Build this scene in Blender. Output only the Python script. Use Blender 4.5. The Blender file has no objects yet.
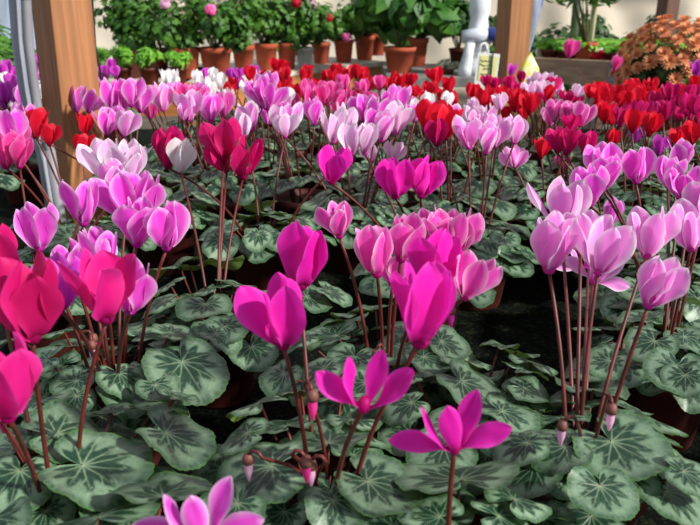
import bpy, math, random
import numpy as np
from mathutils import Vector, Matrix, Euler
random.seed(7); rnd = random.random
def U(a, b): return a + (b - a) * random.random()
sc = bpy.context.scene; COL = sc.collection
# ---------------------------------------------------------------- camera, sky, sun, exposure
T = 0.75; FPX = 760.0; PITCH = math.radians(20); CAMZ = T + 0.53
cam = bpy.data.cameras.new('camera'); camo = bpy.data.objects.new('camera', cam); COL.objects.link(camo)
cam.sensor_width = 36; cam.lens = FPX / 700 * 36; cam.clip_start = 0.02; cam.clip_end = 200
camo.location = (0, 0, CAMZ); camo.rotation_euler = (math.radians(70), 0, 0)
cam.dof.use_dof = True; cam.dof.focus_distance = 0.95; cam.dof.aperture_fstop = 11
sc.camera = camo
w = bpy.data.worlds.new('sky'); sc.world = w; w.use_nodes = True
bg = w.node_tree.nodes['Background']; bg.inputs[0].default_value = (0.80, 0.90, 1.0, 1); bg.inputs[1].default_value = 0.55
sun = bpy.data.lights.new('sun', 'SUN'); suno = bpy.data.objects.new('sun', sun); COL.objects.link(suno)
sun.energy = 5.6; sun.angle = math.radians(4); sun.color = (1.0, 0.955, 0.89)
suno.rotation_euler = Vector((0.78, -0.42, 0.60)).to_track_quat('Z', 'Y').to_euler()
sc.view_settings.view_transform = 'Standard'; sc.view_settings.look = 'None'
sc.view_settings.gamma = 1; sc.view_settings.exposure = 0.1; sc.view_settings.use_curve_mapping = False

# ---------------------------------------------------------------- helpers
def lin(c):
    return tuple(((x / 255) / 12.92 if x <= 10 else (((x / 255) + 0.055) / 1.055) ** 2.4) for x in c)
def ray(px, py):
    x, y = (px - 350) / FPX, (262.5 - py) / FPX
    c, s = math.cos(PITCH), math.sin(PITCH)
    return Vector((x, c + y * s, -s + y * c))          # camera-depth 1
def P(px, py, drop):                                   # the point seen at a pixel, `drop` metres below the lens
    r = ray(px, py); return Vector((0, 0, CAMZ)) + r * (drop / -r.z)
def PY(px, py, Y):                                     # the point seen at a pixel, on the upright plane y = Y
    r = ray(px, py); return Vector((0, 0, CAMZ)) + r * (Y / r.y)
def tag(o, label=None, cat=None, group=None, kind=None):
    if label: o['label'] = label
    if cat: o['category'] = cat
    if group: o['group'] = group
    if kind: o['kind'] = kind
    return o
def mesh(name, V, F, mats=(), smooth=True, attr=None, fm=None):
    me = bpy.data.meshes.new(name); me.from_pydata([tuple(v) for v in V], [], [tuple(f) for f in F])
    for m in mats: me.materials.append(m)
    if smooth: me.polygons.foreach_set('use_smooth', [True] * len(me.polygons))
    if fm is not None: me.polygons.foreach_set('material_index', fm)
    if attr is not None:
        a = me.color_attributes.new('pat', 'FLOAT_COLOR', 'POINT')
        a.data.foreach_set('color', np.asarray(attr, dtype=np.float32).ravel())
    me.update(); return me
def obj(name, me, parent=None, M=None):
    o = bpy.data.objects.new(name, me); COL.objects.link(o)
    if parent is not None: o.parent = parent
    if M is not None: o.matrix_local = M
    return o
def empty(name, loc, rz=0):
    o = bpy.data.objects.new(name, None); COL.objects.link(o); o.location = loc; o.rotation_euler = (0, 0, rz)
    o.empty_display_size = 0.05; return o
class MB:                                              # collects shapes into one mesh
    def __init__(s): s.V = []; s.F = []; s.fm = []
    def add(s, V, F, mi=0):
        n = len(s.V); s.V += [tuple(v) for v in V]; s.F += [tuple(i + n for i in f) for f in F]; s.fm += [mi] * len(F); return s
    def box(s, c, d, rz=0, mi=0):
        V = []
        for x in (-.5, .5):
            for y in (-.5, .5):
                for z in (-.5, .5):
                    X, Y = x * d[0], y * d[1]
                    V.append((c[0] + X * math.cos(rz) - Y * math.sin(rz), c[1] + X * math.sin(rz) + Y * math.cos(rz), c[2] + z * d[2]))
        return s.add(V, [(0, 1, 3, 2), (4, 6, 7, 5), (0, 4, 5, 1), (2, 3, 7, 6), (0, 2, 6, 4), (1, 5, 7, 3)], mi)
    def tube(s, pts, rad, n=6, mi=0, cap=True):
        pts = [Vector(p) for p in pts]; k = len(pts); V = []; F = []
        if not hasattr(rad, '__len__'): rad = [rad] * k
        up = Vector((0.13, 0.97, 0.2)).normalized()
        for i, p in enumerate(pts):
            t = (pts[min(i + 1, k - 1)] - pts[max(i - 1, 0)]).normalized()
            a = t.cross(up)
            if a.length < 1e-3: a = t.cross(Vector((1, 0, 0)))
            a.normalize(); b = t.cross(a); up = a.cross(t)
            for j in range(n):
                q = 2 * math.pi * j / n; V.append(p + (a * math.cos(q) + b * math.sin(q)) * rad[i])
        for i in range(k - 1):
            for j in range(n):
                F.append((i * n + j, i * n + (j + 1) % n, (i + 1) * n + (j + 1) % n, (i + 1) * n + j))
        if cap: F += [tuple(range(n))[::-1], tuple((k - 1) * n + j for j in range(n))]
        return s.add(V, F, mi)
    def lathe(s, prof, n=24, c=(0, 0, 0), mi=0, sy=1.0):
        V = []; F = []; k = len(prof)
        for r, z in prof:
            for j in range(n):
                q = 2 * math.pi * j / n; V.append((c[0] + r * math.cos(q), c[1] + sy * r * math.sin(q), c[2] + z))
        for i in range(k - 1):
            for j in range(n):
                F.append((i * n + j, i * n + (j + 1) % n, (i + 1) * n + (j + 1) % n, (i + 1) * n + j))
        if prof[0][0] > 1e-4: F.append(tuple(range(n))[::-1])
        if prof[-1][0] > 1e-4: F.append(tuple((k - 1) * n + j for j in range(n)))
        return s.add(V, F, mi)
    def me(s, name, mats, smooth=True): return mesh(name, s.V, s.F, mats if isinstance(mats, (list, tuple)) else [mats], smooth, fm=s.fm)
    def build(s, name, mats, parent=None, smooth=True, bevel=0): 
        o = obj(name, s.me(name, mats, smooth), parent)
        if bevel:
            b = o.modifiers.new('bevel', 'BEVEL'); b.width = bevel; b.segments = 2; b.limit_method = 'ANGLE'
        return o

# ---------------------------------------------------------------- materials
def nt(name):
    m = bpy.data.materials.new(name); m.use_nodes = True; return m, m.node_tree, m.node_tree.nodes['Principled BSDF']
def mat(name, c, c2=None, scale=20, rough=0.7, bump=0.0, stretch=(1, 1, 1), detail=4, lo=.35, hi=.65, spec=.5, metal=0.0, coord='Object'):
    m, t, b = nt(name); N = t.nodes; L = t.links
    b.inputs['Roughness'].default_value = rough; b.inputs['Metallic'].default_value = metal
    b.inputs['Specular IOR Level'].default_value = spec
    b.inputs['Base Color'].default_value = (*lin(c), 1)
    if c2:
        tc = N.new('ShaderNodeTexCoord'); mp = N.new('ShaderNodeMapping'); mp.inputs['Scale'].default_value = stretch
        no = N.new('ShaderNodeTexNoise'); no.inputs['Scale'].default_value = scale; no.inputs['Detail'].default_value = detail
        cr = N.new('ShaderNodeValToRGB'); cr.color_ramp.elements[0].position = lo; cr.color_ramp.elements[1].position = hi
        cr.color_ramp.elements[0].color = (*lin(c), 1); cr.color_ramp.elements[1].color = (*lin(c2), 1)
        L.new(tc.outputs[coord], mp.inputs[0]); L.new(mp.outputs[0], no.inputs['Vector']); L.new(no.outputs[0], cr.inputs[0])
        L.new(cr.outputs[0], b.inputs['Base Color'])
        if bump:
            bp = N.new('ShaderNodeBump'); bp.inputs['Strength'].default_value = bump; bp.inputs['Distance'].default_value = 0.01
            L.new(no.outputs[0], bp.inputs['Height']); L.new(bp.outputs[0], b.inputs['Normal'])
    return m
def translucent(m, fac, col=None):
    t = m.node_tree; N = t.nodes; L = t.links; b = N['Principled BSDF']; out = N['Material Output']
    tr = N.new('ShaderNodeBsdfTranslucent'); mx = N.new('ShaderNodeMixShader'); mx.inputs[0].default_value = fac
    if b.inputs['Base Color'].links: L.new(b.inputs['Base Color'].links[0].from_socket, tr.inputs[0])
    else: tr.inputs[0].default_value = b.inputs['Base Color'].default_value
    if col: tr.inputs[0].default_value = (*lin(col), 1)
    L.new(b.outputs[0], mx.inputs[1]); L.new(tr.outputs[0], mx.inputs[2]); L.new(mx.outputs[0], out.inputs[0]); return m
def mixc(t, fac, a, b):
    n = t.nodes.new('ShaderNodeMix'); n.data_type = 'RGBA'; t.links.new(fac, n.inputs[0])
    for s, i in ((a, 6), (b, 7)):
        if isinstance(s, tuple): n.inputs[i].default_value = (*s, 1)
        else: t.links.new(s, n.inputs[i])
    return n.outputs[2]
def petal_mat(name, body, edge, base, tl=.46):
    m, t, b = nt(name); N = t.nodes; L = t.links
    at = N.new('ShaderNodeAttribute'); at.attribute_name = 'pat'; sp = N.new('ShaderNodeSeparateColor'); L.new(at.outputs[0], sp.inputs[0])
    c = mixc(t, sp.outputs[1], lin(body), lin(base)); c = mixc(t, sp.outputs[0], c, lin(edge))
    hs = N.new('ShaderNodeHueSaturation'); L.new(c, hs.inputs['Color'])
    oi = N.new('ShaderNodeObjectInfo'); mr = N.new('ShaderNodeMapRange'); L.new(oi.outputs['Random'], mr.inputs[0])
    mr.inputs[3].default_value = .86; mr.inputs[4].default_value = 1.1; L.new(mr.outputs[0], hs.inputs['Value'])
    L.new(hs.outputs[0], b.inputs['Base Color']); b.inputs['Roughness'].default_value = .55; b.inputs['Specular IOR Level'].default_value = .3
    return translucent(m, tl)
PM = {
 'M': petal_mat('petal_magenta', (236, 30, 182), (250, 70, 205), (190, 6, 120)),
 'R': petal_mat('petal_rose_crimson', (232, 34, 146), (246, 70, 170), (200, 10, 124)),
 'C': petal_mat('petal_crimson', (208, 18, 108), (226, 40, 128), (176, 8, 96)),
 'V': petal_mat('petal_violet_pink', (244, 80, 220), (255, 214, 250), (214, 40, 184)),
 'P': petal_mat('petal_pale_edged_pink', (250, 146, 232), (255, 240, 252), (228, 70, 194)),
 'K': petal_mat('petal_pinkish_white', (250, 196, 240), (255, 250, 255), (236, 100, 204)),
 'W': petal_mat('petal_white', (252, 248, 250), (254, 252, 252), (240, 226, 238)),
 'D': petal_mat('petal_red', (218, 16, 50), (228, 34, 62), (160, 6, 46)),
 'H': petal_mat('petal_hot_pink', (236, 64, 164), (252, 140, 206), (214, 20, 134)),
 'E': petal_mat('petal_pink_pale_rim', (238, 78, 192), (255, 206, 238), (216, 30, 154)),
 'U': petal_mat('petal_purple', (212, 50, 198), (236, 120, 226), (164, 14, 150)),
}
CNAME = {'M': 'vivid magenta', 'R': 'deep rose-pink', 'C': 'crimson-pink', 'V': 'violet-pink', 'P': 'pale-edged pink', 'K': 'pinkish-white',
         'W': 'white', 'D': 'red', 'H': 'hot-pink', 'E': 'light-rimmed pink', 'U': 'purple'}
def leaf_mat(name, dark, silver, edge, vein):
    m, t, b = nt(name); N = t.nodes; L = t.links
    at = N.new('ShaderNodeAttribute'); at.attribute_name = 'pat'; sp = N.new('ShaderNodeSeparateColor'); L.new(at.outputs[0], sp.inputs[0])
    tc = N.new('ShaderNodeTexCoord'); no = N.new('ShaderNodeTexNoise'); no.inputs['Scale'].default_value = 9; no.inputs['Detail'].default_value = 8; no.inputs['Roughness'].default_value = .65
    L.new(tc.outputs['Object'], no.inputs['Vector'])
    ad = N.new('ShaderNodeMath'); ad.operation = 'MULTIPLY_ADD'; L.new(no.outputs[0], ad.inputs[0]); ad.inputs[1].default_value = .9
    sb = N.new('ShaderNodeMath'); sb.operation = 'SUBTRACT'; L.new(sp.outputs[0], sb.inputs[0]); sb.inputs[1].default_value = .47; L.new(sb.outputs[0], ad.inputs[2]); ad.use_clamp = True
    c = mixc(t, ad.outputs[0], lin(dark), lin(silver)); c = mixc(t, sp.outputs[2], c, lin(edge)); c = mixc(t, sp.outputs[1], c, lin(vein))
    hs = N.new('ShaderNodeHueSaturation'); L.new(c, hs.inputs['Color'])
    oi = N.new('ShaderNodeObjectInfo'); mr = N.new('ShaderNodeMapRange'); L.new(oi.outputs['Random'], mr.inputs[0])
    mr.inputs[3].default_value = .8; mr.inputs[4].default_value = 1.2; L.new(mr.outputs[0], hs.inputs['Value'])
    g = N.new('ShaderNodeNewGeometry'); c2 = mixc(t, g.outputs['Backfacing'], hs.outputs[0], lin((120, 150, 70)))
    L.new(c2, b.inputs['Base Color'])
    b.inputs['Roughness'].default_value = .42; b.inputs['Specular IOR Level'].default_value = .45
    bp = N.new('ShaderNodeBump'); bp.inputs['Strength'].default_value = .35; bp.inputs['Distance'].default_value = .002
    L.new(sp.outputs[1], bp.inputs['Height']); L.new(bp.outputs[0], b.inputs['Normal'])
    return translucent(m, .12)
LM = leaf_mat('cyclamen_leaf', (26, 58, 40), (130, 158, 128), (66, 104, 54), (150, 174, 138))
STEM = mat('flower_stem', (104, 38, 32), (74, 26, 22), 60, .5)
CALYX = mat('calyx_green', (96, 70, 50), (120, 60, 60), 200, .6)
POT = mat('cyclamen_pot_plastic', (84, 32, 24), (68, 26, 20), 14, .5)
SOIL = mat('peat_soil', (38, 26, 20), (78, 56, 42), 160, .95, .8)
TERRA = mat('terracotta', (182, 84, 52), (160, 70, 44), 16, .75, .1)
BPOT = mat('brown_plastic_pot', (96, 40, 28), (80, 32, 24), 10, .5)
WPOT = mat('white_plastic_pot', (226, 226, 220), (206, 206, 200), 10, .5)
MATT = mat('capillary_mat', (10, 13, 11), (48, 60, 30), 150, .9, .5, detail=8, lo=.5, hi=.85, spec=.08)
def wood(name, a, b2, sx=(1, 1, .06), sc_=26, rough=.65):
    return mat(name, a, b2, sc_, rough, .15, sx, 6, .3, .7)
WOOD = wood('post_wood', (170, 116, 70), (128, 84, 48), (5, 5, .25), 14)
WOODD = wood('dark_post_wood', (110, 74, 56), (84, 56, 44), (3, 3, .22), 12)
PLANKG = wood('weathered_plank', (168, 142, 116), (128, 104, 84), (.12, 1, 2.5), 12)
PLANKO = wood('orange_plank', (186, 122, 66), (156, 96, 50), (.12, 1, 2.5), 12)
STONE = mat('bench_dust', (206, 200, 186), (168, 160, 142), 22, .9, .3)
GREYB = mat('grey_bench_top', (130, 128, 124), (98, 96, 92), 14, .85, .3)
METAL = mat('galvanised_steel', (150, 152, 154), (120, 122, 124), 12, .45, metal=.6)
GROUND = mat('earth_floor', (62, 54, 46), (92, 82, 70), 5, .95, .4, detail=8)
GREYP = mat('grey_conduit', (138, 140, 144), (120, 122, 128), 8, .5)
PALEP = mat('pale_conduit', (156, 162, 172), (138, 144, 156), 8, .45)
BLACK = mat('black_cable', (22, 22, 24), rough=.5)
def foliage_mat(name, a, b_, tl=.3): return translucent(mat(name, a, b_, 9, .5), tl)
G1 = foliage_mat('geranium_leaf', (36, 84, 28), (96, 146, 48))
G2 = foliage_mat('broad_dark_leaf', (44, 98, 34), (84, 140, 44))
G3 = foliage_mat('background_leaf', (34, 72, 32), (78, 118, 54))
G4 = foliage_mat('bright_seedling_leaf', (112, 178, 54), (150, 204, 72))
G5 = foliage_mat('chrysanthemum_leaf', (40, 74, 36), (82, 116, 56))
BRONZE = translucent(mat('bronze_petal', (232, 166, 116), (202, 116, 70), 60, .7), .2)

# ---------------------------------------------------------------- the setting
o = MB().box((0, 4, -.05), (24, 22, .1)).build('floor', GROUND, smooth=False); tag(o, kind='structure')
film = mat('greenhouse_film', (255, 246, 230), (240, 230, 212), 2.2, .35, 0, (1, 1, .3)); translucent(film, .45)
filmb = mat('bluish_greenhouse_film', (190, 204, 222), (164, 182, 206), 2.2, .3, 0, (1, 1, .3)); translucent(filmb, .45)
def wall(name, a, b, h, m, amp=.05, seed=0):
    nx, nz = 260, 24; V = []; F = []
    d = Vector((b[0] - a[0], b[1] - a[1], 0)); L = d.length; d.normalize(); n = Vector((-d.y, d.x, 0))
    R = random.Random(seed); ws = [(R.uniform(2, 16), R.uniform(0, 6.3), R.uniform(-.8, .8)) for _ in range(9)]
    for i in range(nx):
        u = L * i / (nx - 1)
        for k in range(nz):
            z = h * k / (nz - 1)
            dd = sum(math.sin(f * (u + s * z) + p) / (f ** .6) for f, p, s in ws) * amp
            q = Vector((a[0], a[1], 0)) + d * u + n * dd; V.append((q.x, q.y, z))
    for i in range(nx - 1):
        for k in range(nz - 1): F.append((i * nz + k, (i + 1) * nz + k, (i + 1) * nz + k + 1, i * nz + k + 1))
    w_ = obj(name, mesh(name, V, F, [m])); s = w_.modifiers.new('thickness', 'SOLIDIFY'); s.thickness = .004
    return tag(w_, kind='structure')
wall('wall_back', (-3.4, 9.0), (9, 9.6), 3.4, film, .05, 1)
wall('wall_left', (-3.4, 1.0), (-3.4, 9.0), 3.4, filmb, .05, 2)
# frame rails of the film wall
o = MB().box((3, 8.86, 1.9), (12, .05, .05)).build('trim_1', METAL, smooth=False); tag(o, kind='structure')

def post(name, px, Y, wd, rz, m, lean, label, h=3.2, py=60):
    p = PY(px, py, Y); r = MB()
    n = 14; V = []
    e = empty(name, (p.x, p.y, 0), rz)
    mb = MB(); mb.box((0, 0, h / 2), (wd, wd, h))
    q = mb.build('beam', m, e, False, .004)
    s = math.tan(lean)
    for v in q.data.vertices: v.co.x += (v.co.z - CAMZ) * s
    for zz in (CAMZ + .02, CAMZ - .9):
        MB().lathe([(0, 0), (.006, 0), (.006, .003), (0, .004)], 10).build('bolt_head', METAL, e)
        b_ = e.children[-1]; b_.rotation_euler = (math.pi / 2, 0, 0); b_.location = (wd * .28, -wd / 2, zz)
    return tag(e, label, 'post')

# ---------------------------------------------------------------- benches
def bench(name, x0, x1, y0, y1, label, top=MATT, zt=T, th=.05):
    e = empty(name, ((x0 + x1) / 2, (y0 + y1) / 2, 0)); cx, cy = e.location.x, e.location.y
    MB().box((0, 0, zt - th / 2), (x1 - x0, y1 - y0, th)).build('tabletop', top, e, False, .004)
    for sx in (-1, 1):
        for sy in (-1, 1):
            MB().box((sx * ((x1 - x0) / 2 - .06), sy * ((y1 - y0) / 2 - .06), (zt - th) / 2), (.05, .05, zt - th)).build('leg', METAL, e, False)
    return tag(e, label, 'bench')
bench('growing_bench', -.545, 1.75, .25, 3.0, 'wide dark mat-covered bench carrying most of the cyclamens')
bench('growing_bench', -2.3, -.735, .25, 3.0, 'dark mat-covered bench to the left of the wooden post and pipes')

# ---------------------------------------------------------------- pots
def pot_me(name, r, h, m, n=28):
    t = .003
    return MB().lathe([(r * .70, 0), (r * .73, .004), (r * .93, h * .82), (r * .94, h * .82), (r, h * .83), (r * 1.02, h * .99), (r * 1.0, h), (r * .965, h), (r * .93, h * .84), (r * .9, h * .8), (r * .7, .012), (0, .012)], n).me(name, m)
def soil_me(name, r, z, m=SOIL, n=20):
    R = random.Random(3); V = [(0, 0, z + .004)]; F = []
    for k in range(1, 5):
        for j in range(n):
            a = 2 * math.pi * j / n; rr = r * k / 4
            V.append((rr * math.cos(a), rr * math.sin(a), z + R.uniform(-.003, .005) * (k < 4)))
    for j in range(n): F.append((0, 1 + j, 1 + (j + 1) % n))
    for k in range(3):
        for j in range(n): F.append((1 + k * n + j, 1 + (k + 1) * n + j, 1 + (k + 1) * n + (j + 1) % n, 1 + k * n + (j + 1) % n))
    return mesh(name, V, F, [m])
PR, PH = .064, .105
POTM = pot_me('pot', PR, PH, POT); SOILM = soil_me('soil', PR * .9, PH * .86)

# ---------------------------------------------------------------- cyclamen leaves
OUT = [(0, 1.03), (12, 1.0), (30, .96), (55, .90), (80, .82), (105, .74), (130, .67), (146, .61), (156, .52), (162, .34), (166, .14), (168, .05), (180, .02)]
def outr(a):
    a = abs(a)
    for (a0, r0), (a1, r1) in zip(OUT, OUT[1:]):
        if a <= a1: return r0 + (r1 - r0) * (a - a0) / (a1 - a0)
    return .03
def leaf_me(k, na, nr):
    R = random.Random(100 + k)
    wavA, wavP, cup, fold = R.uniform(.06, .16), R.uniform(0, 6.3), R.uniform(-.22, .10), R.uniform(-.05, .25)
    sil0, asp, droop = R.uniform(.46, .62), R.uniform(.94, 1.1), R.uniform(.1, .3)
    silk = R.uniform(.5, 1.0); ph = [R.uniform(0, 6.3) for _ in range(6)]
    segs = []                                           # veins as polylines from the stalk
    for va, ln in ((0, .95), (28, .9), (-28, .9), (58, .82), (-58, .82), (92, .72), (-92, .72), (128, .58), (-128, .58)):
        va += R.uniform(-5, 5); a = math.radians(va); p = np.array([0., 0.]); d = np.array([math.sin(a), math.cos(a)])
        q = p + d * ln * .93; segs.append((p, q, .020, .006))
        for f, sg in ((.38, 1), (.55, -1), (.7, 1)):
            m_ = p + d * ln * f; aa = a + sg * .62; segs.append((m_, m_ + np.array([math.sin(aa), math.cos(aa)]) * ln * (1 - f) * .62, .010, .003))
    V = [(0, 0, 0)]; A = [(0, 1, 0, 1)]; F = []
    for i in range(1, nr + 1):
        f = i / nr
        for j in range(na):
            a = -179.2 + 358.4 * j / (na - 1); ar = math.radians(a)
            rr = outr(a) * (1 + (.010 * math.sin(ar * 14 + ph[0]) + .012 * math.sin(ar * 41)) * f * f + .03 * math.sin(3 * ar + ph[1]))
            r = rr * f; x, y = r * math.sin(ar) * asp, r * math.cos(ar)
            z = cup * r * r + wavA * math.sin(3 * ar + wavP) * r * r + fold * abs(x) * .5 * (1 - f * .5) - droop * max(0, y) ** 2 * .5
            z += .022 * math.sin(ar * 9 + ph[2]) * f ** 3
            V.append((x, y, z))
            zz = sil0 + .13 * math.cos(2 * math.pi * a / 30) + .05 * math.sin(3 * ar + ph[4])
            sil = max(0, min(1, (f - zz) / .11)) * (1 - .8 * max(0, min(1, (f - .78) / .14)) * (.75 + .25 * math.sin(ar * 41))) * silk
            sil = max(sil, .22 * max(0, 1 - f / .25) )
            vn = 0
            if na > 40:
                pnt = np.array([x / asp, y])
                for p, q, w0, w1 in segs:
                    d = q - p; tt = max(0, min(1, float(np.dot(pnt - p, d) / np.dot(d, d)))); ds = float(np.linalg.norm(pnt - p - d * tt)); wv = w0 + (w1 - w0) * tt
                    vn = max(vn, max(0, 1 - ds / (wv * 1.35)) * (.62 - .34 * tt))
            A.append((sil, vn, max(0, (f - .93) / .07), 1))
    for j in range(na - 1): F.append((0, 1 + j + 1, 1 + j))
    for i in range(nr - 1):
        b = 1 + i * na
        for j in range(na - 1): F.append((b + j, b + j + 1, b + na + j + 1, b + na + j))
    return mesh('leaf', V, F, [LM], attr=A)
LEAVES = [leaf_me(k, 110, 22) for k in range(7)]; LEAVES_FAR = [leaf_me(20 + k, 34, 8) for k in range(6)]

# ---------------------------------------------------------------- cyclamen flowers
def petal_data(R, phi, a1, L, W, nu, nv, twist, curl):
    V = []; A = []; F = []; rho, z = .0045, 0.0; vs = [1 - (1 - i / nv) ** 1.35 for i in range(nv + 1)]; pv = 0
    ph = R.uniform(0, 6); cu = R.uniform(-.25, .5); s3 = R.uniform(-.2, .2); bend = R.uniform(-.25, .35)
    for i, v in enumerate(vs):
        ang = math.radians(62) * max(0, 1 - v / .28) + (a1 + bend * v) * min(1, v / .28)
        dl = (v - pv) * L; pv = v; rho += math.sin(ang) * dl; z += math.cos(ang) * dl
        wd = W * (.34 + .66 * (lambda q: q * q * (3 - 2 * q))(min(1, v / .58))) * (1 if v < .6 else max(0, 1 - ((v - .6) / .4) ** 2.0) ** .78)
        wd = max(wd, W * .015)
        t = Vector((math.sin(ang), 0, math.cos(ang))); s = Vector((0, 1, 0)); n = t.cross(s)
        tw = twist * min(1, v / .6); s2 = s * math.cos(tw) + n * math.sin(tw); n2 = -s * math.sin(tw) + n * math.cos(tw)
        c = Vector((rho, s3 * z * .6, z))
        for j in range(nu + 1):
            u = -1 + 2 * j / nu
            q = c + s2 * (u * wd) + n2 * (cu * wd * u * u * -1 + .0006 * math.sin(5 * u + ph + 6 * v) * (v))
            x, y = q.x * math.cos(phi) - q.y * math.sin(phi), q.x * math.sin(phi) + q.y * math.cos(phi)
            V.append((x, y, q.z)); e = max(abs(u) ** 3.4, max(0, (v - .84) / .16) ** 1.3)
            A.append((min(1, e * .95 + .06 * math.sin(u * 23)), max(0, 1 - v / .3) * .9 + .16 * (1 - abs(u)) * (1 - v), 0, 1))
    for i in range(nv):
        for j in range(nu):
            a = i * (nu + 1) + j; F.append((a, a + 1, a + nu + 2, a + nu + 1))
    return V, F, A
def head(kind, seed, fine=True):
    R = random.Random(seed); nu, nv = (10, 16) if fine else (4, 7); data = []; sg = R.choice((-1, 1))
    n = {'tulip': 5, 'full': 5, 'fly': 5, 'wide': 5, 'double': 9}[kind]
    for k in range(n):
        phi = 2 * math.pi * k / 5 + R.uniform(-.2, .2)
        if k >= 5: phi += .63
        a1 = {'tulip': R.uniform(0, 10), 'full': R.uniform(3, 20), 'fly': R.uniform(3, 30), 'wide': R.uniform(38, 82), 'double': R.uniform(0, 30)}[kind]
        L = .052 * R.uniform(.88, 1.06) * (.8 if k >= 5 else 1); W = .0138 * R.uniform(.88, 1.12) * (1.08 if kind == 'tulip' else 1)
        if kind == 'wide': W *= .74; L *= 1.05
        tws = sg * R.uniform(.3, 1.1)
        if kind == 'wide':
            sets = [[(0, 58, 1.2), (25, 10, .6), (205, 14, -.5), (180, 72, -1.2), (280, 4, .2)], [(180, 58, -1.2), (200, 14, -1.), (60, 4, .3), (-15, 18, 1.1), (330, 34, 1.2)]][seed // 10 % 2]
            pd, a1, tws = sets[k]; phi = math.radians(pd)
        data.append(petal_data(R, phi, math.radians(a1), L, W, nu, nv, tws, 0))
    # the swollen throat the petals spring from
    mb = MB().lathe([(0, -.006), (.0042, -.005), (.0062, -.001), (.0058, .004), (.004, .008), (0, .009)], 10 if fine else 6)
    data.append((mb.V, mb.F, [(0, 1, 0, 1)] * len(mb.V)))
    allV = np.array([v for d in data for v in d[0]]); lo, hi = allV.min(0), allV.max(0)
    out = dict(h=hi[2] - lo[2], c=(lo + hi) / 2)
    if fine: out['parts'] = [mesh('petal', V, F, [PM['M']], attr=A) for V, F, A in data]
    else:
        V = []; F = []; A = []
        for v, f, a in data:
            k = len(V); V += v; F += [tuple(i + k for i in q) for q in f]; A += a
        out['me'] = mesh('blossom', V, F, [PM['M']], attr=A)
    return out
KIND = {'t': 'tulip', 'f': 'full', 'y': 'fly', 'w': 'wide', 'd': 'double'}
HN = {k: [head(v, 10 * i + ord(k), True) for i in range(4)] for k, v in KIND.items()}
HF = {k: [head(v, 10 * i + ord(k), False) for i in range(4)] for k, v in KIND.items()}

def setmat(o, m):
    o.material_slots[0].link = 'OBJECT'; o.material_slots[0].material = m
def stem_pts(a, b, hook=True, n=9):
    a, b = Vector(a), Vector(b); h = (b - a).length; m = a + Vector(((b.x - a.x) * .2, (b.y - a.y) * .2, (b.z - a.z) * .55)); pts = []
    m += Vector((U(-.006, .006), U(-.006, .006), 0))
    for i in range(n + 1):
        t = i / n; pts.append(a * (1 - t) ** 2 + m * 2 * t * (1 - t) + b * t * t)
    return pts
# pots: key -> x, y
POTS = {}
def addpot(key, px, py, drop=.385):
    p = P(px, py, drop); POTS[key] = (p.x, p.y)
for key, px, py in (('A', 42, 452), ('B', 108, 352), ('D', 322, 455), ('G', 585, 430), ('E', 388, 345), ('H', 212, 296),
                    ('I', 262, 218), ('K', 478, 224), ('L', 668, 330), ('J', 462, 372 - 85)):
    if key != 'J': addpot(key, px, py)
addpot('X', 466, 392)
addpot('Y', 454, 530)
POTS['N'] = (.46, 1.03); POTS['O'] = (-.46, 1.04); POTS['Q'] = (.62, .70); POTS['S'] = (-.60, .76)
POTS['Z'] = (-.17, .40); POTS['T'] = (.12, 1.12)
NEAR = set(POTS)
ri = 0; y = 1.26
GRID = []
while y < 2.85:
    lim = 0; xs = np.arange(-2.2, 1.7, .188) + (0.094 if ri % 2 else 0) + .045
    row = []
    for x in xs:
        xx, yy = x + U(-.012, .012), y + U(-.012, .012)
        if abs(xx) > .462 * y + .12: continue
        if yy > max(2.1, 2.44 - .85 * xx if xx > -.1 else 2.53 - .35 * xx): continue
        if -.82 < xx < -.47: continue
        if xx < -.7 and xx + .064 > -.75: xx = -.82
        if any(math.hypot(xx - a, yy - b) < .15 for a, b in POTS.values()): continue
        row.append((xx, yy))
    for c, q in enumerate(sorted(row)):
        POTS[(ri, c)] = q
    y += .166; ri += 1
NROWS = ri

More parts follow.
